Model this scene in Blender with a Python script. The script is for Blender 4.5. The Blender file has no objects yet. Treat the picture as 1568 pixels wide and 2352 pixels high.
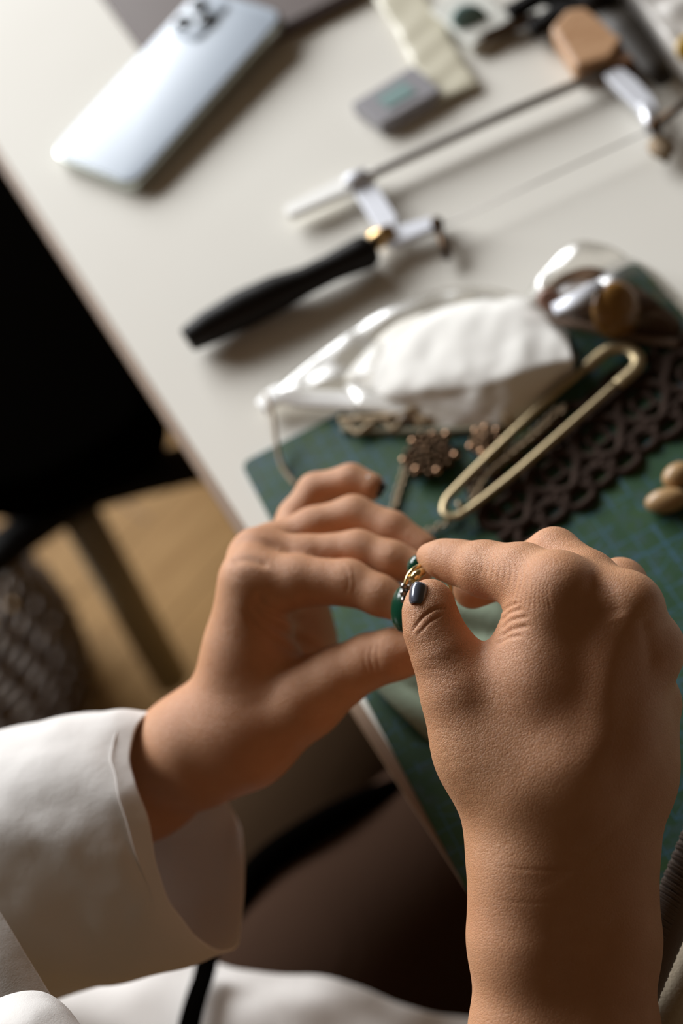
import bpy, math, random
import numpy as np
from mathutils import Vector, Matrix, noise

random.seed(7)
rng = np.random.default_rng(7)
SC = bpy.context.scene
COL = SC.collection
PI = math.pi

# ------------------------------------------------------------------ camera
TZ = 0.74                                   # height of the table top
FPX = 3267.0                                # 50 mm lens on a 36 mm high frame, 2352 px
PITCH, ROLL, CH = math.radians(53.7), math.radians(-25.2), 0.544
_fw = np.array([0, math.cos(PITCH), -math.sin(PITCH)])
_r = np.array([1.0, 0, 0]); _u = np.cross(_r, _fw)
CR = math.cos(ROLL) * _r + math.sin(ROLL) * _u
CU = -math.sin(ROLL) * _r + math.cos(ROLL) * _u
CO = np.array([0, 0, TZ + CH])

cam_d = bpy.data.cameras.new('camera')
cam = bpy.data.objects.new('camera', cam_d); COL.objects.link(cam)
m = Matrix.Identity(4)
for i in range(3):
    m[i][0], m[i][1], m[i][2], m[i][3] = CR[i], CU[i], -_fw[i], CO[i]
cam.matrix_world = m
cam_d.sensor_fit = 'VERTICAL'; cam_d.sensor_height = 36; cam_d.sensor_width = 24
cam_d.lens = FPX / 2352 * 36
cam_d.clip_start = 0.01
cam_d.dof.use_dof = True
cam_d.dof.focus_distance = 0.472
cam_d.dof.aperture_fstop = 4.6
cam_d.dof.aperture_blades = 0
SC.camera = cam

# ------------------------------------------------------------------ world and light
SC.view_settings.view_transform = 'Standard'
SC.view_settings.look = 'None'
SC.view_settings.gamma = 1
SC.view_settings.use_curve_mapping = False
SC.view_settings.exposure = 0.0
w = bpy.data.worlds.new('world'); SC.world = w; w.use_nodes = True
bg = w.node_tree.nodes['Background']
bg.inputs[0].default_value = (1.0, 0.67, 0.38, 1); bg.inputs[1].default_value = 0.068

def area(name, loc, target, sx, sy, power, col):
    d = bpy.data.lights.new(name, 'AREA'); d.shape = 'RECTANGLE'; d.size = sx; d.size_y = sy
    d.energy = power; d.color = col
    o = bpy.data.objects.new(name, d); COL.objects.link(o)
    o.location = loc
    o.rotation_euler = (Vector(target) - Vector(loc)).to_track_quat('-Z', 'Y').to_euler()
    return o
area('window_light', (-1.65, 4.05, TZ + 1.78), (0.0, 0.45, TZ), 4.3, 2.0, 395, (0.97, 0.985, 1.0))

# ------------------------------------------------------------------ helpers
def U(px, py, z):
    """world point seen at pixel (px,py), z millimetres in front of the camera"""
    z = z / 1000.0
    return CO + z * (_fw + (px - 784) / FPX * CR - (py - 1176) / FPX * CU)
def PL(px, py, zw):
    d = _fw + (px - 784) / FPX * CR - (py - 1176) / FPX * CU
    return CO + d * ((zw - CO[2]) / d[2])
def T(px, py, h=0.0):
    """point h millimetres above the table top seen at the pixel"""
    return PL(px, py, TZ + h / 1000.0)
def F(px, py, h=0.0):
    return PL(px, py, h / 1000.0)
def V(a): return Vector([float(c) for c in a])
def proj(P):
    d = P - CO; z = d @ _fw
    return 784 + FPX * (d @ CR) / z, 1176 - FPX * (d @ CU) / z, z * 1000

def link(o, parent=None):
    COL.objects.link(o)
    if parent is not None:
        o.parent = parent
        o.matrix_parent_inverse = parent.matrix_world.inverted()
    return o
def mesh(name, verts, faces, mat, parent=None, smooth=True, sub=0, solid=0, bevel=0):
    me = bpy.data.meshes.new(name)
    me.from_pydata([tuple(map(float, v)) for v in verts], [], [tuple(map(int, f)) for f in faces])
    me.validate(); me.update()
    me.polygons.foreach_set('use_smooth', [smooth] * len(me.polygons))
    me.materials.append(mat)
    o = bpy.data.objects.new(name, me)
    link(o, parent)
    if solid:
        k = o.modifiers.new('solid', 'SOLIDIFY'); k.thickness = solid; k.offset = 0
    if bevel:
        k = o.modifiers.new('bevel', 'BEVEL'); k.width = bevel; k.segments = 3; k.limit_method = 'ANGLE'
    if sub:
        k = o.modifiers.new('sub', 'SUBSURF'); k.levels = sub; k.render_levels = sub
    return o
def tag(o, label, cat=None, group=None, kind=None):
    if label: o['label'] = label
    if cat: o['category'] = cat
    if group: o['group'] = group
    if kind: o['kind'] = kind
    return o
def thing(name, label, cat, loc, group=None):
    o = bpy.data.objects.new(name, None); COL.objects.link(o)
    o.location = V(loc); o.empty_display_size = 0.01
    o.matrix_world = Matrix.Translation(V(loc))
    return tag(o, label, cat, group)

def catmull(pts, n=6, closed=False):
    pts = [np.array(p, float) for p in pts]; out = []
    N = len(pts)
    rngi = range(N if closed else N - 1)
    for i in rngi:
        if closed: p0, p1, p2, p3 = pts[(i-1) % N], pts[i], pts[(i+1) % N], pts[(i+2) % N]
        else: p0, p1, p2, p3 = pts[max(i-1, 0)], pts[i], pts[i+1], pts[min(i+2, N-1)]
        for k in range(n):
            t = k / n
            out.append(0.5 * ((2*p1) + (-p0+p2)*t + (2*p0-5*p1+4*p2-p3)*t*t + (-p0+3*p1-3*p2+p3)*t**3))
    if not closed: out.append(pts[-1])
    return out
class MB:
    def __init__(s): s.v = []; s.f = []
    def add(s, v, f):
        o = len(s.v); s.v += [tuple(map(float, a)) for a in v]; s.f += [tuple(i + o for i in q) for q in f]; return s
    def tube(s, path, rad, n=10, closed=False, flat=None, caps=True):
        path = [np.array(p, float) for p in path]; N = len(path)
        if not hasattr(rad, '__len__'): rad = [rad] * N
        v = []; ref = None
        for i, p in enumerate(path):
            a = path[(i-1) % N] if (closed or i) else p
            b = path[(i+1) % N] if (closed or i < N-1) else p
            t = b - a; t = t / (np.linalg.norm(t) + 1e-12)
            if ref is None:
                ref = np.cross(t, [0, 0, 1.0]); 
                if np.linalg.norm(ref) < .05: ref = np.cross(t, [0, 1.0, 0])
            e1 = ref - t * (ref @ t); e1 /= np.linalg.norm(e1) + 1e-12; e2 = np.cross(t, e1); ref = e1
            fx, fy = flat if flat else (1, 1)
            for k in range(n):
                g = 2*PI*k/n
                v.append(p + rad[i] * (fx*math.cos(g) * e1 + fy*math.sin(g) * e2))
        f = []
        for i in range(N if closed else N-1):
            j = (i+1) % N
            for k in range(n):
                l = (k+1) % n
                f.append((i*n+k, i*n+l, j*n+l, j*n+k))
        if not closed and caps:
            f.append(tuple(range(n))[::-1]); f.append(tuple(range((N-1)*n, N*n)))
        return s.add(v, f)
    def box(s, c, ax, ay, az):
        """box from centre and three half-axis vectors"""
        c, ax, ay, az = [np.array(q, float) for q in (c, ax, ay, az)]
        v = [c + i*ax + j*ay + k*az for k in (-1, 1) for j in (-1, 1) for i in (-1, 1)]
        return s.add(v, [(0,2,3,1), (4,5,7,6), (0,1,5,4), (2,6,7,3), (0,4,6,2), (1,3,7,5)])
    def ball(s, c, ax, ay, az, n=14, m=8):
        c, ax, ay, az = [np.array(q, float) for q in (c, ax, ay, az)]
        v = [c + az]; 
        for i in range(1, m):
            a = PI*i/m
            for k in range(n):
                g = 2*PI*k/n
                v.append(c + math.sin(a)*(math.cos(g)*ax + math.sin(g)*ay) + math.cos(a)*az)
        v.append(c - az); f = []
        for k in range(n):
            l = (k+1) % n
            f.append((0, 1+k, 1+l))
            for i in range(m-2): f.append((1+i*n+k, 1+(i+1)*n+k, 1+(i+1)*n+l, 1+i*n+l))
            f.append((1+(m-2)*n+k, len(v)-1, 1+(m-2)*n+l))
        return s.add(v, f)
    def slab(s, poly, z0, z1):
        """horizontal polygon (xy) extruded between two heights"""
        n = len(poly); v = [(p[0], p[1], z0) for p in poly] + [(p[0], p[1], z1) for p in poly]
        f = [tuple(range(n))[::-1], tuple(range(n, 2*n))] + [(i, (i+1) % n, n+(i+1) % n, n+i) for i in range(n)]
        return s.add(v, f)
    def build(s, name, mat, parent=None, **k): return mesh(name, s.v, s.f, mat, parent, **k)
def ccw(p):
    a = sum(p[i][0]*p[(i+1) % len(p)][1] - p[(i+1) % len(p)][0]*p[i][1] for i in range(len(p)))
    return p if a > 0 else p[::-1]
def roundpoly(c, r, n=6):
    """round the corners of a polygon (xy points) with radius r"""
    out = []; N = len(c)
    for i in range(N):
        p = np.array(c[i][:2], float); a = np.array(c[i-1][:2], float) - p; b = np.array(c[(i+1) % N][:2], float) - p
        a /= np.linalg.norm(a); b /= np.linalg.norm(b)
        for k in range(n+1):
            t = k/n; out.append(tuple(p + r*((1-t)**2*a + t*t*b)))
    return out

# ------------------------------------------------------------------ materials
def mat(name, col=(.5,.5,.5), rough=.5, metal=0, **kw):
    m = bpy.data.materials.new(name); m.use_nodes = True
    b = m.node_tree.nodes['Principled BSDF']
    b.inputs['Base Color'].default_value = (*col, 1); b.inputs['Roughness'].default_value = rough
    b.inputs['Metallic'].default_value = metal
    for k, v in kw.items():
        b.inputs[k.replace('_', ' ')].default_value = v
    return m
class NT:
    def __init__(s, m): s.m = m; s.t = m.node_tree; s.b = s.t.nodes['Principled BSDF']; s._c = None
    def n(s, t, **kw):
        x = s.t.nodes.new(t)
        for k, v in kw.items():
            if hasattr(x, k): setattr(x, k, v)
            else: x.inputs[k.replace('_', ' ')].default_value = v
        return x
    def l(s, a, b): s.t.links.new(a, b)
    def co(s):
        if s._c is None: s._c = s.n('ShaderNodeTexCoord')
        return s._c.outputs['Object']
    def mapping(s, scale=(1,1,1), rot=(0,0,0)):
        x = s.n('ShaderNodeMapping'); x.inputs['Scale'].default_value = scale; x.inputs['Rotation'].default_value = rot
        s.l(s.co(), x.inputs[0]); return x.outputs[0]
    def noise(s, scale, detail=3, rough=.5, vec=None, dist=0):
        x = s.n('ShaderNodeTexNoise'); x.inputs['Scale'].default_value = scale; x.inputs['Detail'].default_value = detail
        x.inputs['Roughness'].default_value = rough; x.inputs['Distortion'].default_value = dist
        s.l(vec or s.co(), x.inputs['Vector']); return x.outputs['Fac']
    def ramp(s, fac, stops):
        x = s.n('ShaderNodeValToRGB'); cr = x.color_ramp
        while len(cr.elements) < len(stops): cr.elements.new(.5)
        for e, (p, c) in zip(cr.elements, stops):
            e.position = p; e.color = (*c, 1) if len(c) == 3 else c
        s.l(fac, x.inputs[0]); return x.outputs[0]
    def mix(s, fac, a, b, mode='MIX'):
        x = s.n('ShaderNodeMix', data_type='RGBA', blend_type=mode)
        for sock, val in ((x.inputs[0], fac), (x.inputs[6], a), (x.inputs[7], b)):
            if hasattr(val, 'links'): s.l(val, sock)
            else: sock.default_value = val if not isinstance(val, tuple) else (*val, 1)
        return x.outputs[2]
    def math(s, op, a, b=0, c=None):
        x = s.n('ShaderNodeMath', operation=op)
        for i, val in enumerate((a, b) if c is None else (a, b, c)):
            if hasattr(val, 'links'): s.l(val, x.inputs[i])
            else: x.inputs[i].default_value = val
        return x.outputs[0]
    def col(s, o): s.l(o, s.b.inputs['Base Color'])
    def bump(s, h, strength=.3, dist=.001, prev=None):
        x = s.n('ShaderNodeBump'); x.inputs['Strength'].default_value = strength; x.inputs['Distance'].default_value = dist
        s.l(h, x.inputs['Height'])
        if prev: s.l(prev, x.inputs['Normal'])
        s.l(x.outputs[0], s.b.inputs['Normal']); return x.outputs[0]

M = {}
# skin
sk = mat('skin', (.5,.28,.17), .46, Subsurface_Weight=.22, Subsurface_Scale=.004, Subsurface_Radius=(1.0,.35,.18), Specular_IOR_Level=.42)
n = NT(sk)
c1 = n.ramp(n.noise(45, 4, .6), [(.3,(.53,.267,.128)), (.7,(.63,.34,.18))])
c2 = n.mix(n.math('MULTIPLY', n.noise(18, 2), .35), c1, (.62,.24,.15))
n.col(c2)
def cells(scale, rand, vec):
    v = n.n('ShaderNodeTexVoronoi', feature='DISTANCE_TO_EDGE'); v.inputs['Scale'].default_value = scale; v.inputs['Randomness'].default_value = rand
    n.l(vec, v.inputs['Vector']); return n.math('MINIMUM', v.outputs['Distance'], .16)
wv = n.n('ShaderNodeVectorMath', operation='ADD'); wn = n.n('ShaderNodeTexNoise'); wn.inputs['Scale'].default_value = 220
n.l(n.co(), wn.inputs['Vector']); ws = n.n('ShaderNodeVectorMath', operation='SCALE'); ws.inputs['Scale'].default_value = .0012
n.l(wn.outputs['Color'], ws.inputs[0]); n.l(n.co(), wv.inputs[0]); n.l(ws.outputs[0], wv.inputs[1])
h1 = cells(850, .9, wv.outputs[0]); h2 = cells(1700, 1, wv.outputs[0])
hh = n.math('ADD', n.math('MULTIPLY', h1, 1.0), n.math('MULTIPLY', h2, .6))
b1 = n.bump(hh, .62, .0008)
n.bump(n.noise(130, 3), .10, .0015, b1)
M['skin'] = sk
M['nail_black'] = mat('black nail polish', (.012,.012,.02), .12, Coat_Weight=.6)
m = mat('shirt cotton', (.80,.77,.74), .85, Sheen_Weight=.15); n = NT(m)
n.bump(n.noise(160, 3), .25, .001, n.bump(n.noise(2200, 2, vec=n.mapping((1,1,1))), .25, .0004))
M['shirt'] = m
m = mat('table laminate', (.80,.775,.73), .55, Specular_IOR_Level=.15); n = NT(m)
n.col(n.ramp(n.noise(5, 3), [(.3,(.79,.76,.69)), (.7,(.83,.805,.735))]))
n.bump(n.noise(900, 2), .06, .0005); M['table'] = m
M['table_edge'] = mat('table edging with shade', (.27,.17,.10), .55)
# cutting mat
m = mat('green cutting mat', (.05,.13,.07), .5, Specular_IOR_Level=.3); n = NT(m)
sx = n.n('ShaderNodeSeparateXYZ'); n.l(n.co(), sx.inputs[0])
def line(coord, period, wid):
    a = n.math('PINGPONG', coord, period/2); return n.math('LESS_THAN', a, wid/2)
X, Y = sx.outputs['X'], sx.outputs['Y']
g1 = n.math('MAXIMUM', line(X, .01, .0007), line(Y, .01, .0007))
d1 = n.math('MULTIPLY', n.math('ADD', X, n.math('MULTIPLY', Y, 1.732)), .5); d2 = n.math('MULTIPLY', n.math('SUBTRACT', X, n.math('MULTIPLY', Y, 1.732)), .5)
g2 = n.math('MAXIMUM', line(d1, .03, .0006), line(d2, .03, .0006))
g3 = n.math('MAXIMUM', line(X, .05, .0014), line(Y, .05, .0014))
gl = n.math('MAXIMUM', n.math('MAXIMUM', g1, g2), g3)
gl = n.math('MULTIPLY', gl, n.math('GREATER_THAN', n.noise(60, 3), .44))
base = n.ramp(n.noise(38, 4, .6), [(.3,(.016,.060,.024)), (.55,(.026,.075,.033)), (.75,(.042,.095,.024))])
base = n.mix(n.ramp(n.noise(170, 3), [(.52,(0,0,0)), (.62,(1,1,1))]), base, (.035,.080,.068))
n.col(n.mix(n.math('MULTIPLY', gl, .32), base, (.06,.17,.36)))
n.bump(n.noise(1500, 3), .35, .0005); M['mat'] = m
M['mat_edge'] = mat('mat edge', (.03,.09,.04), .6)
M['phone_back'] = mat('pale blue glass', (.44,.52,.62), .42, Coat_Weight=.35, Coat_Roughness=.3)
M['phone_side'] = mat('phone side metal', (.62,.66,.62), .25, 1)
M['phone_case'] = mat('clear phone case', (.85,.86,.84), .2)
M['lens'] = mat('camera lens glass', (.02,.025,.03), .1)
M['folder'] = mat('brown leather', (.085,.052,.042), .55)
M['steel'] = mat('polished steel', (.72,.73,.77), .42, .75)
M['steel_dull'] = mat('dull steel', (.42,.40,.38), .38, 1)
M['brass'] = mat('brass', (.62,.42,.20), .28, 1)
M['gold'] = mat('gold', (.83,.64,.30), .2, 1)
M['antique'] = mat('antique brass', (.50,.40,.24), .42, 1)
M['bronze'] = mat('dark bronze', (.085,.05,.027), .35, 1)
M['chain'] = mat('tarnished chain', (.34,.26,.17), .42, 1)
M['black_handle'] = mat('black lacquered wood', (.006,.004,.003), .5, Specular_IOR_Level=.2)
M['black'] = mat('black fabric', (.0012,.001,.0008), .9, Specular_IOR_Level=0.0)
M['blackplastic'] = mat('black plastic', (.005,.004,.0035), .55, Specular_IOR_Level=.15)
M['gem'] = mat('green stone', (.0,.045,.022), .2, Coat_Weight=.3)
M['teal'] = mat('teal stone', (.20,.32,.31), .4)
M['silver'] = mat('blackened silver', (.30,.28,.26), .3, 1)
def cloth(name, c, s=400, st=.4):
    m = mat(name, c, .95, Specular_IOR_Level=.12); n = NT(m); n.bump(n.noise(s, 3), st, .001); return m
M['tissue'] = cloth('white tissue', (.90,.885,.84), 120, .2)
M['lace_cream'] = cloth('cream lace', (.55,.44,.30), 900, .6)
M['lace_brown'] = cloth('dark brown lace', (.045,.029,.022), 1100, .8)
M['greycloth'] = cloth('grey green organza', (.25,.30,.22), 500, .5)
M['canvas'] = cloth('beige canvas', (.50,.42,.31), 900, .4)
m = mat('brown corduroy', (.15,.11,.085), .85, Sheen_Weight=.3); n = NT(m)
n.bump(n.noise(2600, 2), .6, .0005); M['cord'] = m
def wood(name, a, b, sc=(6,60,6)):
    m = mat(name, a, .45); n = NT(m)
    n.col(n.ramp(n.noise(4, 5, .6, n.mapping(sc), 1.2), [(.35, a), (.65, b)])); return m
M['wood'] = wood('beech wood', (.42,.22,.10), (.55,.32,.17))
M['wood_dark'] = wood('walnut wood', (.10,.04,.015), (.16,.07,.025))
M['floor'] = wood('oak floor boards', (.24,.125,.032), (.33,.19,.065), (1.5,14,1))
M['floor'].node_tree.nodes['Principled BSDF'].inputs['Roughness'].default_value = .5; M['floor'].node_tree.nodes['Principled BSDF'].inputs['Specular IOR Level'].default_value = .12
M['bead'] = mat('tan wooden bead', (.42,.26,.12), .35)
m = bpy.data.materials.new('clear plastic film'); m.use_nodes = True; t = m.node_tree; t.nodes.clear()
o_ = t.nodes.new('ShaderNodeOutputMaterial'); mx = t.nodes.new('ShaderNodeMixShader'); tr = t.nodes.new('ShaderNodeBsdfTransparent'); gl_ = t.nodes.new('ShaderNodeBsdfGlossy')
tr.inputs[0].default_value = (.95,.94,.92,1); gl_.inputs['Roughness'].default_value = .3
lw = t.nodes.new('ShaderNodeLayerWeight'); lw.inputs[0].default_value = .35
mm = t.nodes.new('ShaderNodeMath'); mm.operation = 'MULTIPLY_ADD'; mm.inputs[1].default_value = .35; mm.inputs[2].default_value = .02
t.links.new(lw.outputs['Fresnel'], mm.inputs[0]); t.links.new(mm.outputs[0], mx.inputs[0])
t.links.new(tr.outputs[0], mx.inputs[1]); t.links.new(gl_.outputs[0], mx.inputs[2]); t.links.new(mx.outputs[0], o_.inputs[0])
M['film'] = m

# ------------------------------------------------------------------ floor
fb = MB(); 
root_floor = MB().slab([(-2.6,-1.4), (2.2,-1.4), (2.2,3.4), (-2.6,3.4)], -.03, -.004).build('floor', M['wood_dark'], smooth=False)
root_floor['kind'] = 'structure'
a0 = math.radians(28); ex = np.array([math.cos(a0), math.sin(a0)]); ey = np.array([-ex[1], ex[0]])
k = 0; me0 = None
for i in range(-9, 16):
    for j in range(-3, 4):
        c = np.array([-.3, .8]) + ex*(j*1.2 + (i % 3)*.4) + ey*(i*.12)
        if not (-2.4 < c[0] < 2.0 and -1.2 < c[1] < 3.2): continue
        if me0 is None:
            pb = MB().box((0,0,-.004), (.5985,0,0), (0,.0588,0), (0,0,.004)).build('plank', M['floor'], root_floor, smooth=False)
            me0 = pb.data; o = pb
        else:
            o = bpy.data.objects.new('plank', me0); link(o, root_floor)
        o.location = (c[0], c[1], -.0005*random.random()); o.rotation_euler = (0,0,a0)

# ------------------------------------------------------------------ table
e0, e1 = T(0,370), T(800,1606)
ed = (e0-e1)[:2]; ed /= np.linalg.norm(ed); nd = np.array([ed[1], -ed[0]])      # nd points over the table (+x)
P0 = e1[:2] - ed*.42; P1 = e1[:2] + ed*1.10
tb = thing('work_table', 'cream laminate work table whose long edge runs beside the seated person', 'table', (*(P0+nd*.5+ed*.6), 0))
poly = ccw([tuple(P0), tuple(P1), tuple(P1+nd*1.05), tuple(P0+nd*1.05)])
MB().slab(poly, TZ-.022, TZ).build('tabletop', M['table'], tb, smooth=False, bevel=.0015)
MB().slab(ccw([tuple(P0-nd*.0015), tuple(P1-nd*.0015), tuple(P1+nd*.0035), tuple(P0+nd*.0035)]), TZ-.0225, TZ+.00015).build('shaded_edge_banding', M['table_edge'], tb, smooth=False)  # banding widened over the top; its brown also carries shade from the hands
for a, b in ((.06,.06), (.06,1.46), (.99,.06), (.99,1.46)):
    c = P0 + nd*a + ed*b
    MB().box((c[0], c[1], (TZ-.022)/2), (*nd*.02, 0), (*ed*.02, 0), (0,0,(TZ-.022)/2)).build('leg', M['steel_dull'], tb, smooth=False)

# ------------------------------------------------------------------ cutting mat
A_ = T(553,1066,2)[:2]; B_ = T(1462,600,2)[:2]; C_ = T(1105,2110,2)[:2]
u_ = (B_-A_); AB = np.linalg.norm(u_); u_ /= AB; v_ = np.array([u_[1], -u_[0]])
if v_ @ (C_-A_) < 0: v_ = -v_
v2 = (C_-A_)/np.linalg.norm(C_-A_)
print('mat', AB, 'angle', math.degrees(math.acos(v2 @ u_)))
ML = .36
th_ = math.atan2(u_[1], u_[0])
mo = thing('cutting_mat', 'green self-healing cutting mat with blue grid lines lying under the hands', 'mat', (*A_, TZ))
pts = roundpoly([A_, B_, B_+v2*ML, A_+v2*ML], .006)
loc = [((np.array(p)-A_) @ u_, (np.array(p)-A_) @ np.array([-u_[1], u_[0]])) for p in pts]
sb = MB().slab(ccw(loc), 0, .0028).build('mat_sheet', M['mat'], None, smooth=False, bevel=.0004)
sb.location = (A_[0], A_[1], TZ+.0002); sb.rotation_euler = (0,0,th_)
bpy.context.view_layer.update()
sb.parent = mo; sb.matrix_parent_inverse = mo.matrix_world.inverted()

# ------------------------------------------------------------------ SDF bodies
def surface_nets(Vg, org, h):
    nx, ny, nz = Vg.shape; ins = Vg < 0
    cnt = np.zeros((nx-1, ny-1, nz-1), np.int8)
    for i in (0,1):
        for j in (0,1):
            for k in (0,1): cnt += ins[i:nx-1+i, j:ny-1+j, k:nz-1+k]
    act = np.argwhere((cnt > 0) & (cnt < 8))
    idx = -np.ones(cnt.shape, np.int32); idx[tuple(act.T)] = np.arange(len(act))
    acc = np.zeros((len(act), 3)); num = np.zeros(len(act))
    cs = [(i,j,k) for i in (0,1) for j in (0,1) for k in (0,1)]
    val = {c: Vg[act[:,0]+c[0], act[:,1]+c[1], act[:,2]+c[2]] for c in cs}
    for c in cs:
        for ax in range(3):
            if c[ax]: continue
            d = list(c); d[ax] = 1; d = tuple(d)
            a, b = val[c], val[d]; mk = (a < 0) != (b < 0)
            t = a[mk]/(a[mk]-b[mk])
            p = np.tile(np.array(c, float), (mk.sum(), 1)); p[:, ax] += t
            acc[mk] += p; num[mk] += 1
    vv = (act + acc/num[:,None])*h + org
    faces = []
    for ax in range(3):
        sl0 = [slice(1,-1)]*3; sl0[ax] = slice(0,-1); sl1 = [slice(1,-1)]*3; sl1[ax] = slice(1,None)
        a, b = ins[tuple(sl0)], ins[tuple(sl1)]
        e = np.argwhere(a != b); sg = a[tuple(e.T)]
        off = np.ones(3, int); off[ax] = 0; e = e + off
        o1, o2 = (ax+1) % 3, (ax+2) % 3
        q = []
        for d1, d2 in ((1,1), (0,1), (0,0), (1,0)):
            c = e.copy(); c[:, o1] -= d1; c[:, o2] -= d2
            q.append(idx[tuple(c.T)])
        q = np.stack(q, 1)
        q[~sg] = q[~sg][:, ::-1]
        faces.append(q)
    f = np.concatenate(faces); f = f[(f >= 0).all(1)]
    return vv, f
def smin(a, b, k):
    hh_ = np.maximum(k-np.abs(a-b), 0)/k
    return np.minimum(a, b) - hh_*hh_*k*.25
def sdf_mesh(palm, fingers, h=.001, kp=.010, kf=.0016, kfp=.006, iters=0):
    """palm: list of (a, ra, b, rb); fingers: list of such lists. Returns verts, quads."""
    allp = [q for q in palm] + [q for f in fingers for q in f]
    lo = np.min([np.minimum(q[0]-q[1], q[2]-q[3]) for q in allp], 0) - .008
    hi = np.max([np.maximum(q[0]+q[1], q[2]+q[3]) for q in allp], 0) + .008
    dims = np.ceil((hi-lo)/h).astype(int)+1
    ax = [lo[i]+h*np.arange(dims[i]) for i in range(3)]
    BIG = .02
    def field(prims, k):
        G = np.full(dims, BIG, np.float32)
        for a, ra, b, rb in prims:
            l = np.minimum(a-ra, b-rb)-.010; g = np.maximum(a+ra, b+rb)+.010
            i0 = np.clip(((l-lo)/h).astype(int), 0, dims); i1 = np.clip(((g-lo)/h).astype(int)+1, 0, dims)
            s = tuple(slice(i0[i], i1[i]) for i in range(3))
            x = ax[0][s[0]][:,None,None].astype(np.float32); y = ax[1][s[1]][None,:,None].astype(np.float32); z = ax[2][s[2]][None,None,:].astype(np.float32)
            ba = b-a; L2 = float(ba @ ba) + 1e-12
            t = np.clip(((x-a[0])*ba[0]+(y-a[1])*ba[1]+(z-a[2])*ba[2])/L2, 0, 1)
            d = np.sqrt((x-a[0]-t*ba[0])**2+(y-a[1]-t*ba[1])**2+(z-a[2]-t*ba[2])**2) - (ra+(rb-ra)*t)
            G[s] = smin(G[s], d.astype(np.float32), k)
        return G
    P = field(palm, kp)
    H = P.copy()
    for f in fingers:
        G = smin(P, field(f, .003), kfp)
        H = smin(H, G, kf) if f is not fingers[0] else G
    return surface_nets(H, lo, h)
def chain(pts, z0=0):
    """pts: (px,py,depth mm,radius mm) -> primitives"""
    q = [(U(p[0], p[1], p[2]), p[3]/1000) for p in pts]
    return [(q[i][0], q[i][1], q[i+1][0], q[i+1][1]) for i in range(len(q)-1)]
def raw_to_obj(name, vv, f, mat_, parent, sub=1, smooth_it=2):
    me = bpy.data.meshes.new(name)
    me.vertices.add(len(vv)); me.vertices.foreach_set('co', vv.astype(np.float32).ravel())
    me.loops.add(len(f)*4); me.loops.foreach_set('vertex_index', f.astype(np.int32).ravel())
    me.polygons.add(len(f)); me.polygons.foreach_set('loop_start', np.arange(0, len(f)*4, 4, dtype=np.int32))
    me.update(calc_edges=True); me.validate()
    o = bpy.data.objects.new(name, me); COL.objects.link(o)
    s = o.modifiers.new('sm', 'SMOOTH'); s.factor = .5; s.iterations = smooth_it
    if sub:
        s = o.modifiers.new('sub', 'SUBSURF'); s.levels = sub; s.render_levels = sub
    dg = bpy.context.evaluated_depsgraph_get()
    m2 = bpy.data.meshes.new_from_object(o.evaluated_get(dg))
    bpy.data.objects.remove(o)
    return m2
def arr(me):
    a = np.empty(len(me.vertices)*3, np.float32); me.vertices.foreach_get('co', a)
    b = np.empty(len(me.vertices)*3, np.float32); me.vertices.foreach_get('normal', b)
    return a.reshape(-1,3).astype(float), b.reshape(-1,3).astype(float)
def crease(me, lines):
    """press skin creases: lines of (points px, half width mm, depth mm (negative = ridge), zmin, zmax)"""
    P, N = arr(me); x, y, z = proj(P); ff = np.einsum('ij,ij->i', N, P-CO)/np.linalg.norm(P-CO, axis=1) < .15
    D = np.zeros(len(P))
    for pts, wmm, dep, z0, z1 in lines:
        q = np.array(catmull([(*p, 0) for p in pts], 5))[:, :2]
        sel = np.where(ff & (z > z0) & (z < z1) & (x > q[:,0].min()-60) & (x < q[:,0].max()+60) & (y > q[:,1].min()-60) & (y < q[:,1].max()+60))[0]
        if not len(sel): continue
        best = np.full(len(sel), 1e9); tb_ = np.zeros(len(sel))
        for i in range(len(q)-1):
            a, b = q[i], q[i+1]; ab = b-a
            t = np.clip(((x[sel]-a[0])*ab[0]+(y[sel]-a[1])*ab[1])/(ab @ ab+1e-9), 0, 1)
            d = np.hypot(x[sel]-a[0]-t*ab[0], y[sel]-a[1]-t*ab[1])
            mk = d < best; best[mk] = d[mk]; tb_[mk] = (i+t[mk])/(len(q)-1)
        mm_ = best*z[sel]/FPX
        D[sel] += -dep/1000*np.exp(-(mm_/wmm)**2)*np.clip(np.sin(PI*np.clip(tb_*.94+.03, 0, 1))*1.6, 0, 1)
    me.vertices.foreach_set('co', (P+N*D[:,None]).astype(np.float32).ravel()); me.update()

# ---- right hand
RH_palm = chain([(1240,2900,478,21), (1228,2400,466,19), (1215,2150,467,17.5), (1212,2000,468,16.5)]) \
  + chain([(1375,2900,480,22), (1368,2400,468,18.5), (1377,2150,470,17.2), (1372,2000,472,16.3)]) \
  + chain([(1300,2900,484,24), (1300,2350,472,21), (1296,2050,472,17)]) \
  + chain([(1212,2000,468,16.5), (1225,1800,466,15), (1278,1365,465,11.5)]) \
  + chain([(1290,2000,468,16), (1330,1750,462,14.5), (1412,1405,463,11.5)]) \
  + chain([(1340,2000,470,15.5), (1410,1700,467,14), (1462,1490,470,10.8)]) \
  + chain([(1374,2000,473,16), (1440,1780,474,13.5), (1480,1615,482,11.0)]) \
  + chain([(1190,1900,476,15.5), (1120,1720,474,15.5), (1068,1590,474,14)]) \
  + chain([(1215,1790,472,15), (1232,1560,470,14), (1243,1440,470,11.5)]) \
  + chain([(1300,1900,486,16), (1350,1650,490,17), (1400,1500,488,14)])
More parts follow.
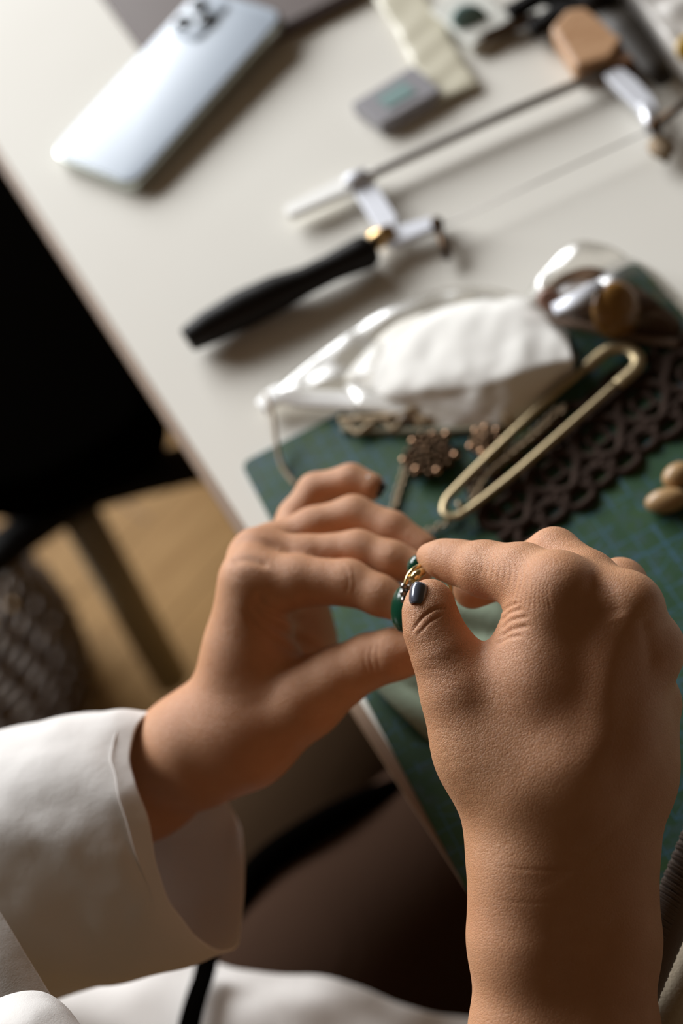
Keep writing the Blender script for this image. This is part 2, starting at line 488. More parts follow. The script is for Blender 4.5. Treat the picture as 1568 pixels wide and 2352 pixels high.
RH_f = [
  chain([(1068,1590,474,14), (1020,1500,474,10.8), (994,1445,475,9.5), (986,1400,476,8.6), (987,1380,477,7.4)]),
  chain([(1280,1365,465,11.5), (1200,1322,475,10.7), (1112,1307,486,9.5), (1050,1292,494,7.6), (1015,1284,498,6.6), (986,1278,502,4.9)]),
  chain([(1412,1405,463,11.5), (1350,1335,475,10), (1272,1272,490,8.8), (1170,1318,508,7.8), (1084,1354,514,7.2)]),
  chain([(1462,1490,470,10.8), (1440,1405,484,9.5), (1424,1344,498,9.2), (1330,1390,520,7.8), (1240,1420,528,6.6)]),
  chain([(1480,1615,482,11), (1470,1540,500,8.5), (1440,1470,516,7.4), (1360,1460,532,6.8), (1300,1470,538,6)]),
]
RH_palm += [(U(1284,1346,461), .0085, U(1280,1362,463), .0085), (U(1452,1392,460), .008, U(1440,1410,462), .008), (U(1512,1490,468), .007, U(1500,1500,470), .007)]
vv, ff_ = sdf_mesh(RH_palm, RH_f, h=.0011)
rh = raw_to_obj('rh', vv, ff_, M['skin'], None, smooth_it=8)
cr = []
for pts, wd, dp in [
    ([(945,1452),(968,1420),(1000,1398),(1028,1396)], .45, .55), ([(955,1462),(985,1430),(1015,1412)], .4, .35),
    ([(1150,1408),(1165,1395),(1190,1385)], .6, .45), ([(1148,1428),(1168,1408),(1200,1398)], .7, .55), ([(1150,1446),(1172,1426),(1215,1415)], .65, .42), ([(1148,1464),(1175,1446),(1215,1438)], .7, .5), ([(1138,1482),(1165,1466),(1200,1460)], .6, .4),
    ([(1345,1330),(1395,1365),(1420,1420)], 3.0, .9), ([(1475,1420),(1490,1470),(1500,1540)], 2.2, .7),
    ([(1330,1430),(1345,1560),(1320,1750)], 4.5, .4), ([(1440,1500),(1440,1640),(1400,1800)], 4, .3),
    ([(1130,1990),(1250,2000),(1380,1996)], .6, .10), ([(1120,2060),(1200,2075),(1290,2070)], .6, .07),
  ]: cr.append((pts, wd, dp, 440, 500))
for i in range(9):                                       # fine dorsal wrinkles over the index finger joints
    xx = 1105+i*13
    cr.append(([(xx-16,1252+i*2), (xx+4,1285+i*3), (xx-2,1322+i*5)], .4, .17, 440, 510))
    cr.append(([(1195+i*8,1300+i*5), (1185+i*9,1345+i*3), (1170+i*12,1395+i)], .42, .16, 440, 500))
for i in range(6): cr.append(([(960+i*4,1480+i*20), (1010,1470+i*22), (1050+i*6,1490+i*20)], .4, .05, 440, 500))
for i in range(9): cr.append(([(990+i*10,1680+i*26), (1015+i*11,1672+i*25), (1050+i*10,1684+i*25)], .4, .05, 440, 500))
crease(rh, cr)

# ---- left hand
LH_palm = chain([(-260,2150,640,30), (120,1920,608,25), (330,1790,582,21.5), (450,1715,568,19.5)]) \
  + chain([(450,1715,568,19.5), (525,1640,562,16), (557,1500,556,13), (577,1337,550,11.6)]) \
  + chain([(470,1700,578,17), (570,1600,576,14), (592,1280,563,10.6)]) \
  + chain([(500,1710,588,16), (600,1600,588,13), (622,1266,578,10)]) \
  + chain([(530,1720,596,15), (640,1600,600,14), (652,1262,591,9)]) \
  + chain([(640,1610,596,15), (688,1480,600,13), (690,1400,600,11)]) \
  + chain([(470,1720,566,19), (560,1695,560,17.5), (700,1604,548,14.5)]) \
  + chain([(560,1670,560,15), (590,1540,558,13), (597,1410,552,11)])
LH_f = [
  chain([(700,1604,548,14.5), (770,1558,543,12), (850,1517,537,10.1), (905,1503,533,9.6), (938,1500,531,8.3)]),
  chain([(577,1337,550,11.6), (680,1335,546,9.9), (800,1338,541,8.6), (872,1368,536,7.5), (915,1390,533,6.4)]),
  chain([(592,1280,563,10.6), (700,1283,560,9.2), (822,1268,557,8.5), (900,1288,552,7.6), (958,1308,549,6.6)]),
  chain([(622,1266,578,10), (720,1215,578,8.8), (812,1186,577,8.4), (900,1218,571,7.5), (972,1260,565,6.3)]),
  chain([(652,1262,591,9), (682,1190,600,8.2), (724,1127,603,7.4), (806,1104,598,6.9), (852,1118,594,6.0)]),
]
vv, ff_ = sdf_mesh(LH_palm, LH_f, h=.0012)
lh = raw_to_obj('lh', vv, ff_, M['skin'], None, smooth_it=4)
cl = []
for pts, wd, dp in [([(590,1360),(610,1395),(665,1415),(700,1418)], 1.6, 1.3), ([(575,1375),(600,1415),(665,1455),(738,1492)], 1.8, 1.4), ([(560,1395),(590,1440),(640,1480),(700,1505)], 1.6, .8),
    ([(535,1255),(560,1240),(600,1245),(640,1262)], 1.6, .7), ([(530,1290),(570,1285),(620,1300)], 1.6, .8),
    ([(855,1480),(850,1510),(858,1545)], .6, .22), ([(840,1485),(836,1515),(845,1550)], .6, .18), ([(868,1478),(866,1505),(872,1540)], .6, .18),
    ([(790,1300),(800,1330),(792,1365)], .7, .15), ([(808,1300),(815,1330),(810,1368)], .6, .12)]:
    cl.append((pts, wd, dp, 510, 590))
crease(lh, cl)

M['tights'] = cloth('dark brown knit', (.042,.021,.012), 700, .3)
# ---- thighs
TH = chain([(620,2700,800,78), (760,2260,800,74), (1060,1990,850,68), (1500,1700,950,60)])
TH2 = chain([(560,2500,930,82), (720,2000,960,78), (1000,1560,1010,72), (1300,1200,1060,66)])
vv, ff_ = sdf_mesh(TH, [TH], h=.005)
tg = raw_to_obj('th', vv, ff_, M['skin'], None, sub=1, smooth_it=4)

vv, ff_ = sdf_mesh(TH2, [TH2], h=.005)
tg2 = raw_to_obj('th2', vv, ff_, M['skin'], None, sub=1, smooth_it=4)
person = thing('person', 'seated person in a loose white shirt holding a ring between both hands', 'person', (-.05,-.05,0))
for mm_ in (rh, lh, tg): mm_.polygons.foreach_set('use_smooth', [True]*len(mm_.polygons))
import bmesh
bm = bmesh.new()
for mm_ in (rh, lh): bm.from_mesh(mm_)
body_me = bpy.data.meshes.new('body'); bm.to_mesh(body_me); bm.free()
body_me.materials.append(M['skin'])
for p in body_me.polygons: pass
body_me.polygons.foreach_set('use_smooth', [True]*len(body_me.polygons))
body = bpy.data.objects.new('body', body_me); link(body, person)

tg2.polygons.foreach_set('use_smooth', [True]*len(tg2.polygons)); tg2.materials.append(cloth('ochre brown knit', (.026,.013,.0045), 700, .3)); t2o = bpy.data.objects.new('trouser_leg', tg2); link(t2o, person); t2o['label'] = 'second dark brown clothed leg below the table'
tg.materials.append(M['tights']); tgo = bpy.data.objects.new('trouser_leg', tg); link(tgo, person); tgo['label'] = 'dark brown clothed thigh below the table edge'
def nail(p, along, out, L, W, H, mat_, label):
    """curved fingernail at p; along = towards the tip, out = away from the finger"""
    a = along/np.linalg.norm(along); o = out-a*(out @ a); o /= np.linalg.norm(o); s = np.cross(a, o)
    v = []; f = []; n1, n2 = 10, 10
    for i in range(n1+1):
        t = -1+2*i/n1
        wd = W*(1-abs(t)**6*.35 if t > 0 else 1-abs(t)**4*.35)
        for j in range(n2+1):
            q = (-1+2*j/n2)*1.15
            v.append(p + a*L*t + s*wd*math.sin(q)/math.sin(1.15) + o*(H*(math.cos(q)-1)*1.6 - L*.12*t*t))
    for i in range(n1):
        for j in range(n2):
            k_ = i*(n2+1)+j; f.append((k_, k_+1, k_+n2+2, k_+n2+1))
    x = mesh('fingernail', v, f, mat_, person, solid=.0007); x['label'] = label
nail(U(957,1360,468.6), U(975,1325,476)-U(968,1400,472), U(948,1352,455)-U(985,1375,477), .0036, .0029, .0028, mat('nail polish with painted reflection', (.10,.11,.15), .22, .3, Coat_Weight=.6), 'glossy black thumbnail of the right hand')  # dark polish lightened to grey-blue, so the bluish reflection sits in its colour
nail(U(937,1502,523.5), U(960,1500,529)-U(900,1502,531), U(950,1500,512)-U(938,1500,531), .0055, .0055, .004, M['nail_black'], 'black painted thumbnail of the left hand')
nail(U(866,1106,590), U(880,1124,594)-U(845,1100,594), U(885,1085,585)-U(856,1116,594), .0045, .004, .0035, M['nail_black'], 'black painted nail of the little finger')

# ---- sleeve and shirt
def loft(loops, n=8, closed=True):
    L = []
    for lp in loops:
        L.append(catmull([U(*p) for p in lp], n, closed))
    S = catmull([np.array(l).ravel() for l in L], 8)
    m_ = len(L[0]); v = []; f = []
    for s in S: v += list(s.reshape(-1,3))
    for i in range(len(S)-1):
        for j in range(m_ if closed else m_-1):
            k_ = (j+1) % m_
            f.append((i*m_+j, i*m_+k_, (i+1)*m_+k_, (i+1)*m_+j))
    return v, f
def wrinkle(v, amp, sc):
    out = []
    for p in v:
        q = Vector(p)*sc
        out.append(np.array(p)+amp*np.array(noise.noise_vector(q))+amp*.4*np.array(noise.noise_vector(q*2.3)))
    return out
sl = [
 [(335,1640,566),(300,1700,552),(308,1800,540),(345,1910,534),(398,2084,532),(515,2187,548),(556,2110,582),(565,1940,604),(520,1835,612),(440,1700,606),(385,1645,588)],
 [(240,1642,566),(205,1710,548),(215,1815,536),(255,1930,530),(320,2110,530),(440,2215,548),(500,2130,585),(500,1960,610),(450,1840,618),(370,1710,612),(300,1650,590)],
 [(110,1655,572),(60,1730,552),(75,1840,536),(130,1960,530),(190,2140,535),(290,2250,552),(400,2180,590),(400,2000,618),(340,1870,628),(260,1730,622),(170,1660,600)],
 [(-60,1700,585),(-120,1780,560),(-100,1900,544),(-60,2020,538),(0,2180,545),(120,2280,570),(240,2230,610),(240,2060,640),(180,1920,650),(80,1780,645),(0,1715,620)],
 [(-330,1800,610),(-400,1900,590),(-380,2050,575),(-330,2180,570),(-250,2300,590),(-130,2380,620),(-20,2330,660),(-20,2160,690),(-80,2020,690),(-160,1880,680),(-260,1810,650)],
]
v, f = loft(sl); v = wrinkle(v, .0022, 38)
sv = mesh('sleeve', v, f, M['shirt'], person, solid=.0011, sub=1); sv['label'] = 'wide white cotton sleeve with an open cuff'
# stitched hem line and cuff seam
seam = [U(x+(-36), y+6, z-3.2) for x, y, z in sl[0][:6]]
sh = MB()
for off in (44,):
    pth = catmull([ (1-off/95)*U(*a)+(off/95)*U(*b) + (CO-U(*a))/np.linalg.norm(CO-U(*a))*.0022 for a, b in zip(sl[0][:5], sl[1][:5])], 8)
    sh.tube(wrinkle(pth, .0022, 38), [.0003]*(len(pth)-6)+[.00025,.0002,.00015,.0001,.00006,.00003], 6)
sh.build('hem_stitching', M['shirt'], person)
# shirt hem over the lap
g = [
 [(100,2270,700),(280,2235,705),(450,2205,715),(560,2225,712),(760,2255,715),(900,2310,725),(1010,2330,735),(1130,2330,745)],
 [(60,2320,680),(270,2275,690),(440,2262,695),(560,2275,695),(740,2300,700),(880,2350,712),(1000,2380,725),(1130,2370,735)],
 [(30,2400,655),(250,2370,665),(430,2350,672),(560,2350,676),(720,2370,684),(860,2400,695),(1000,2440,712),(1130,2420,725)],
 [(-20,2520,620),(230,2520,630),(410,2500,640),(560,2490,650),(700,2500,660),(850,2520,676),(1000,2540,700),(1130,2520,712)],
]
v, f = loft(g, 6, closed=False); v = wrinkle(v, .007, 16)
sv = mesh('shirt_hem', v, f, M['shirt'], person, solid=.0012, sub=1)
g = [
 [(-60,1960,505),(-20,2060,500),(60,2190,494),(160,2350,488),(230,2460,484)],
 [(-110,2040,500),(-70,2130,494),(0,2240,488),(100,2390,482),(170,2500,478)],
 [(-200,2180,500),(-150,2250,494),(-70,2330,488),(20,2450,482),(90,2560,478)],
]
v, f = loft(g, 6, closed=False); v = wrinkle(v, .0015, 30)
mesh('shirt_front', v, f, M['shirt'], person, solid=.0012, sub=1)
g = [
 [(-60,2330,470),(20,2290,472),(90,2280,474),(140,2310,474),(200,2380,470)],
 [(-60,2400,450),(20,2370,452),(90,2360,454),(150,2380,456),(230,2430,458)],
 [(-60,2500,440),(20,2490,442),(90,2480,444),(160,2490,446),(240,2520,450)],
]
v, f = loft(g, 6, closed=False); v = wrinkle(v, .002, 45)
mesh('shirt_tail', v, f, M['shirt'], person, solid=.0012, sub=1)
# black strap crossing the hem
st = catmull([U(478,2190,700), U(468,2240,690), U(448,2300,672), U(432,2370,655), U(425,2460,630)], 6)
o = MB().tube(st, .0058, 10, flat=(1,.35)).build('belt_strap', M['black'], person)
# black strap lying beyond the thigh
st = catmull([U(540,2100,770), U(575,2020,775), U(640,1955,785), U(760,1880,800), U(860,1835,815), U(960,1800,830), U(1060,1780,845)], 6)
o = MB().tube(st, .0080, 10).build('bag_strap', M['black']); tag(o, 'thin black strap curving behind the bare thigh below the table edge', 'strap')

# ------------------------------------------------------------------ jewellery ring between the fingers
rg = thing('gem_ring', 'ring with a green stone and gold band pinched between the fingertips', 'ring', U(950,1360,505))
cc = U(990,1352,512); ax1 = U(1012,1300,505)-U(990,1352,512); 
e1_ = (U(930,1352,505)-cc); e1_ /= np.linalg.norm(e1_); e2_ = (U(995,1290,515)-cc); e2_ -= e1_*(e2_ @ e1_); e2_ /= np.linalg.norm(e2_); e3_ = np.cross(e1_, e2_)
ringp = [cc + .0088*(math.cos(t)*e1_+math.sin(t)*e2_) for t in np.linspace(0, 2*PI, 40, endpoint=False)]
MB().tube(ringp, .0013, 8, closed=True, flat=(1.5,.7)).build('band', M['gold'], rg)
o = MB().tube([U(944,1333,494), U(955,1322,493), U(973,1311,494)], [.0016,.0018,.0014], 8).build('band_shoulder', M['gold'], rg)
MB().tube(catmull([U(931,1342,497), U(938,1322,497), U(950,1308,498), U(968,1298,500)], 5), .0009, 8).build('band_wire', M['gold'], rg)
gc = U(926,1398,506)
MB().ball(gc, e1_*.0035+CR*0, (U(926,1450,506)-gc)/np.linalg.norm(U(926,1450,506)-gc)*.0085, e3_*.006, 20, 12).build('stone', M['gem'], rg)
MB().ball(U(955,1300,512), e1_*.003, CU*.004, e3_*.004, 14, 8).build('stone', M['gem'], rg)
pb_ = MB()
for i, (x, y) in enumerate([(928,1346),(926,1362),(928,1378),(934,1392),(940,1350),(943,1378),(947,1392),(936,1364)]):
    pb_.ball(U(x, y, 498+i % 3), CR*.0014, CU*.0014, _fw*.0014, 8, 6)
pb_.build('prongs', M['silver'], rg)
MB().ball(U(938,1372,503), CR*.0026, CU*.0065, _fw*.003, 12, 8).build('bezel', M['silver'], rg)
MB().ball(U(1030,1362,520), CR*.0035, CU*.0035, _fw*.0035, 12, 8).build('stone', M['gem'], rg)

# ------------------------------------------------------------------ leather folder and phone
fc = T(388,201,7)[:2]; fa = T(235,-7,7)[:2]-fc; fb_ = T(800,-8,7)[:2]-fc; fa /= np.linalg.norm(fa); fb_ /= np.linalg.norm(fb_)
fl = thing('leather_folder', 'dark brown leather folder lying flat beneath the top of the phone', 'folder', (*fc, TZ))
MB().slab(ccw(roundpoly([fc, fc+fa*.22, fc+fa*.22+fb_*.30, fc+fb_*.30], .004)), TZ+.0002, TZ+.0075).build('cover', M['folder'], fl, smooth=False, bevel=.001)
MB().slab(ccw(roundpoly([fc+fa*.003+fb_*.003, fc+fa*.2+fb_*.003, fc+fa*.2+fb_*.27, fc+fa*.003+fb_*.27], .003)), TZ+.0075, TZ+.0084).build('flap', M['folder'], fl, smooth=False)

pc = [T(104,345,10), T(292,404,10), T(669,48,16), T(471,-26,16)]
po = sum(pc)/4
px_ = (pc[1]-pc[0]+pc[2]-pc[3]); px_ /= np.linalg.norm(px_); py_ = (pc[3]-pc[0]+pc[2]-pc[1]); py_ -= px_*(py_ @ px_); py_ /= np.linalg.norm(py_); pz_ = np.cross(px_, py_)
PW, PLn = .0735/2, .152/2
phn = thing('mobile_phone', 'pale blue glass mobile phone lying face down with its top on the brown folder', 'phone', po)
def frame_obj(loc_verts, faces, name, mt, par, **kw):
    return mesh(name, [po+px_*a+py_*b+pz_*c for a, b, c in loc_verts], faces, mt, par, **kw)
def rslab(hw, hl, r, z0, z1, cx=0, cy=0):
    q = roundpoly([(-hw,-hl), (hw,-hl), (hw,hl), (-hw,hl)], r); b = MB(); b.slab([(x+cx, y+cy) for x, y in q], z0, z1); return b.v, b.f
v, f = rslab(PW, PLn, .012, -.0085, -.0008); frame_obj(v, f, 'phone_body', M['phone_side'], phn, bevel=.001)
v, f = rslab(PW-.0012, PLn-.0012, .0115, -.0012, .0002); frame_obj(v, f, 'back_glass', M['phone_back'], phn, bevel=.0005)
v, f = rslab(.013, .017, .006, 0, .0018, -PW+.019, PLn-.024); frame_obj(v, f, 'camera_bump', M['phone_back'], phn, bevel=.0005)
for i, (a, b) in enumerate([(-PW+.013, PLn-.016), (-PW+.013, PLn-.032), (-PW+.026, PLn-.024)]):
    q = [(a+.0056*math.cos(t), b+.0056*math.sin(t)) for t in np.linspace(0, 2*PI, 20, endpoint=False)]; bb = MB(); bb.slab(q, .0015, .0028)
    frame_obj(bb.v, bb.f, 'camera_lens', M['lens'], phn)

# ------------------------------------------------------------------ jeweller's saw
sw = thing('piercing_saw', 'jeweller\'s saw with steel frame and black turned wooden handle lying on the table', 'saw', T(900,500))
h0 = 9
M['satin'] = mat('satin steel', (.74,.76,.82), .5, .25)
def plate(name, px_pts, hlo, hhi, mt, par, r=.001):
    q = ccw([tuple(T(x, y, hhi)[:2]) for x, y in px_pts]); return MB().slab(roundpoly(q, r), TZ+hlo/1000, TZ+hhi/1000).build(name, mt, par, smooth=False, bevel=.0006)
plate('spine_end', [(652,474),(800,398),(846,384),(862,404),(820,428),(664,496)], 5, 10, mat('polished steel bar', (.93,.92,.88), .4, .1), sw, .002)
MB().tube([T(790,425,h0), T(860,398,h0), T(1120,280,h0), T(1395,162,h0)], [.0028]*4, 10, flat=(1,1)).build('spine', M['steel_dull'], sw)
MB().tube([T(800,428,h0), T(815,420,h0), T(845,408,h0)], .0062, 12).build('slide_block', M['satin'], sw)
plate('near_arm', [(812,440),(862,420),(912,498),(905,520),(990,495),(1004,520),(900,562),(884,556)], 5, 10, M['satin'], sw, .002)
plate('far_arm', [(1385,172),(1420,148),(1460,180),(1500,222),(1512,250),(1480,262)], 5, 10, M['satin'], sw, .002)
MB().tube([T(1476,246,h0), T(1490,275,h0), T(1500,300,h0)], .004, 12).build('far_jaw', M['steel'], sw)
MB().tube([T(852,556,h0), T(905,532,h0)], [.0058,.0048], 14).build('ferrule', M['brass'], sw)
ha = [(430,782,6.5),(436,778,7.5),(480,752,9.4),(560,710,11),(640,672,10.4),(700,646,8.2),(760,616,8.0),(810,592,9.2),(838,580,9.8),(852,572,8.6),(858,568,5.5)]
MB().tube([T(x, y, 11) for x, y, r in ha], [r*.00095 for x, y, r in ha], 20).build('handle', M['black_handle'], sw)
for nm, (x, y), dx in (('wing_screw', (1003,512), 1), ('wing_screw', (1505,288), 1)):
    b = MB().tube([T(x,y,16), T(x,y,4)], .0034, 10)
    b.tube([T(x+2,y+8,9), T(x+14,y+48,7), T(x+24,y+80,6)], [.0026,.0018,.0022], 8)
    b.build(nm, M['bronze'], sw)
MB().ball(T(1518,338,8), T(1550,345,8)-T(1518,338,8), T(1512,364,8)-T(1518,338,8), np.array([0,0,.003]), 14, 8).build('wing', mat('tarnished brass', (.24,.17,.10), .6, .3), sw)
MB().tube([T(1500,292,10), T(1568,240,10), T(1620,212,10)], .0022, 8).build('clamp_rod', M['bronze'], sw)
MB().tube([T(1010,522,9), T(1495,298,9)], .0005, 5).build('saw_blade', M['steel_dull'], sw)

# ------------------------------------------------------------------ small clear boxes with stones
def smallbox(name, c4, h_, label, gem):
    t_ = thing(name, label, 'box', T(*c4[0]))
    q = ccw([tuple(T(x, y, h_)[:2]) for x, y in c4])
    MB().slab(q, TZ+.0003, TZ+h_/1000).build('case', mat('grey plastic', (.30,.29,.31), .35), t_, smooth=False, bevel=.0008)
    ctr = np.mean([T(x, y, h_) for x, y in c4], 0); sc_ = .45
    q2 = ccw([tuple(ctr[:2]+(np.array(p)-ctr[:2])*sc_) for p in q])
    MB().slab(q2, TZ+h_/1000, TZ+h_/1000+.0008).build('lid_window', M['teal'], t_, smooth=False)
    return t_
smallbox('stone_box', [(806,238),(948,150),(1012,205),(872,286)], 9, 'small grey box with a teal window lying beyond the saw spine', 1)
bx2 = thing('gem_packet', 'clear flat packet holding a teal stone beside the wooden block', 'packet', T(1080,60))
q = ccw([tuple(T(x, y, 8)[:2]) for x, y in [(985,20),(1080,-40),(1175,40),(1085,105)]])
MB().slab(q, TZ+.0003, TZ+.008).build('card', mat('white card', (.72,.72,.66), .5), bx2, smooth=False, bevel=.001)
ctr = T(1078,42,10); MB().ball(ctr, CR*.011, CU*.008, np.array([0,0,.003]), 16, 8).build('stone', M['teal'], bx2)

def strip(name, pts, wd, h_, mt, label, cat, thick=.003, waves=0):
    """flexible flat strip through pixel points on the table"""
    pth = catmull([T(x, y, h_) for x, y in pts], 8); v = []; f = []
    for i, p in enumerate(pth):
        a = pth[max(i-1, 0)]; b = pth[min(i+1, len(pth)-1)]; t = (b-a)[:2]; t /= np.linalg.norm(t); nn = np.array([-t[1], t[0], 0])
        for s in (-1,-.5,0,.5,1):
            v.append(p+nn*wd*s+np.array([0,0,waves*math.sin(i*.9+s*2)]))
    for i in range(len(pth)-1):
        for j in range(4): f.append((i*5+j, i*5+j+1, (i+1)*5+j+1, (i+1)*5+j))
    o = mesh(name, v, f, mt, solid=thick, sub=1); tag(o, label, cat); return o
strip('plastic_wrap', [(900,-30),(955,50),(985,110),(1020,170),(1050,215)], .014, 4, mat('yellowish plastic', (.66,.62,.48), .3), 'cream folded strip of plastic beyond the small grey box', 'wrapping', .002, .0003)

# ------------------------------------------------------------------ clutter at the far right
wb = thing('wooden_block', 'light wooden block with a darker end leaning on the far tools', 'block', T(1350,130))
wc = T(1345,105,16); wx = (T(1425,150,16)-T(1285,60,16)); wx /= np.linalg.norm(wx); wy = np.cross([0,0,1.], wx)
q = ccw([tuple(T(x, y, 15)[:2]) for x, y in [(1262,62),(1300,18),(1350,12),(1435,82),(1405,130),(1320,156)]])
MB().slab(q, TZ+.0004, TZ+.015).build('block_body', M['wood'], wb, smooth=False, bevel=.003)
q = ccw([tuple(T(x, y, 12)[:2]) for x, y in [(1400,112),(1440,92),(1470,140),(1380,158)]])
MB().slab(q, TZ+.0004, TZ+.012).build('block_end', M['wood_dark'], wb, smooth=False, bevel=.003)
fi = thing('flat_file', 'long dark steel file pointing past the wooden block', 'file', T(1450,110))
MB().tube([T(1395,20,14), T(1440,75,12), T(1500,150,9), T(1528,188,8)], [.0095,.0100,.0080,.0050], 10, flat=(1,.5)).build('blade', mat('dark steel', (.022,.015,.008), .6), fi, smooth=True)
MB().tube([T(1395,22,14), T(1370,-8,15), T(1340,-50,16)], [.009,.011,.010], 12).build('handle', M['black_handle'], fi)
pl = thing('pliers', 'black handled pliers lying above the wooden block', 'pliers', T(1280,10))
for k_, (a, b) in enumerate((((1190,20),(1290,-10)), ((1240,60),(1330,20)))):
    MB().tube(catmull([T(a[0]-20, a[1]+10, 9), T(*a, 9), T((a[0]+b[0])/2, (a[1]+b[1])/2-12, 10), T(*b, 10), T(b[0]+90, b[1]-60, 9)], 5), .0065, 10, flat=(1,.7)).build('handle', M['blackplastic'], pl)
MB().ball(T(1395,-20,10), CR*.012, CU*.009, np.array([0,0,.005]), 12, 8).build('jaw', M['steel_dull'], pl)
MB().tube(catmull([T(1092,102,5), T(1120,82,6), T(1170,62,7), T(1235,38,7)], 4), [.0030]*13, 8).build('shadow_bar', M['bronze'])  # dark bar added in place of a shadowed edge, no tool lies here
tag(bpy.data.objects['shadow_bar'], 'dark bar standing in for a shadowed edge beside the clear gem packet', 'shadow_bar')

def film_bag(name, outline, h_, label, amp=.004, n_=26, mt=None, parent=None, lift=None, seed=0, ns=22, edge=3.0):
    """closed crumpled pillow of film over a pixel outline on the table"""
    q = [T(x, y, h_) for x, y in catmull([(*p, 0) for p in outline], 6, True) for x, y in [(x_[0], x_[1]) for x_ in [(x, y)]]] if False else [T(p[0], p[1], 3) for p in catmull([(*p, 0) for p in outline], 6, True)]
    c = np.mean(q, 0); v = []; f = []; N = len(q)
    for side in (1, 0):
        for i in range(n_):
            r = 1-i/(n_)
            for p in q:
                x = c+(p-c)*r
                hh2 = (h_/1000)*(lambda t: t*t*(3-2*t))(min(1, (1-r)*edge)) if side else 0
                nz = noise.noise(Vector((x[0]*ns+seed, x[1]*ns*1.4+x[0]*ns*.5, seed)))+.45*noise.noise(Vector((x[0]*ns*2.6, x[1]*ns*2.2+seed, 0)))
                v.append((x[0], x[1], TZ+.0034+(hh2+amp*2*abs(nz)*(1-r**4) if side else 0)))
    for s in (0, 1):
        o_ = s*n_*N
        for i in range(n_-1):
            for j in range(N):
                k2 = (j+1) % N; a = (o_+i*N+j, o_+i*N+k2, o_+(i+1)*N+k2, o_+(i+1)*N+j)
                f.append(a if s == 0 else a[::-1])
    f.append(tuple((n_-1)*N+j for j in range(N)))
    return mesh(name, v, f, mt or M['film'], parent)
o = film_bag('milky_bag', [(1425,-30),(1660,-40),(1660,215),(1575,185),(1500,105)], 10, '', .005, 18, mat('milky plastic', (.62,.59,.55), .4), ns=22, edge=3, seed=21)
tag(o, 'crumpled milky plastic bag in the corner beyond the long dark file', 'bag')
o = MB().ball(T(1585,112,16), CR*.008, CU*.007, np.array([0,0,.005]), 14, 8).build('yellow_bead', mat('yellow bead', (.62,.38,.04), .35)); tag(o, 'yellow bead lying on the milky plastic bag', 'bead')
# bag with folded white cloth
zb = thing('plastic_bag', 'clear plastic bag with white folded tissue inside at the top edge of the mat', 'bag', T(950,850))
film_bag('film', [(596,935),(640,880),(760,790),(900,700),(1050,660),(1190,680),(1290,770),(1325,840),(1240,930),(1170,985),(1000,990),(830,985),(780,935),(690,930)], 8, '', .0036, 30, None, zb, ns=21, edge=5)
rows = [
 [(790,872,4),(880,765,4),(1030,700,4),(1200,690,4),(1312,772,4)],
 [(800,880,10),(895,790,13),(1040,722,16),(1195,712,18),(1308,790,16)],
 [(835,905,9),(930,885,16),(1060,858,20),(1195,838,20),(1316,828,16)],
 [(860,925,7),(950,925,11),(1075,905,16),(1210,885,14),(1318,848,9)],
 [(900,945,4),(1000,978,4),(1090,985,4),(1165,985,4),(1318,866,4)]]
L_ = [catmull([T(*p) for p in r_], 8) for r_ in rows]; S_ = catmull([np.array(l).ravel() for l in L_], 7); m_ = len(L_[0]); v = []; f = []
for q_ in S_: v += list(q_.reshape(-1,3))
for i in range(len(S_)-1):
    for j in range(m_-1): f.append((i*m_+j, i*m_+j+1, (i+1)*m_+j+1, (i+1)*m_+j))
v = wrinkle(v, .0016, 45); v = wrinkle(v, .0012, 110)
mesh('tissue', v, f, M['tissue'], zb, solid=.0008, sub=1)
A1 = catmull([T(940,948,7), T(1010,918,10), T(1100,920,11), T(1180,962,7)], 8); B1 = catmull([T(955,985,5), T(1010,955,8), T(1050,985,5), T(1100,952,8), T(1170,990,4)], 6)
mesh('lace_flap', [p for pr in zip(A1, B1) for p in pr], [(2*i, 2*i+1, 2*i+3, 2*i+2) for i in range(min(len(A1), len(B1))-1)], M['lace_cream'], zb, solid=.0008)
z_ = MB().tube(catmull([T(600,938,6), T(640,905,9), T(700,915,8), T(790,920,8), T(880,925,9), T(940,945,8)], 6), .0058, 10, flat=(1,.3)); z_.build('zip_seal_highlight', mat('zip seal highlight white', (.92,.92,.90), .45), zb)  # white seal colour stands in for the long highlight streak on the film
lc = MB()
base_l = catmull([T(780,965,7), T(900,955,8), T(980,930,9), T(1080,925,9), T(1170,960,8)], 8)
lc.tube(base_l, .0016, 6)
for i in range(0, len(base_l)-6, 6):
    a, b = base_l[i], base_l[i+6]; mid = (a+b)/2 - CU*.009*1.0; mid[2] = TZ+.006
    lc.tube(catmull([a, (a+mid)/2+CR*.001, mid, (b+mid)/2, b], 4), .0013, 6)
lc.build('lace_edge', M['lace_cream'], zb)
wp = MB()
for y0, x0, x1 in ((985,785,1160),): wp.tube(catmull([T(x0,y0,4.5), T((x0+x1)/2,y0+6,4.5), T(x1,y0-2,4.5)], 5), .002, 6)
wp.build('folded_hem', cloth('grey ribbon', (.28,.27,.20)), zb)

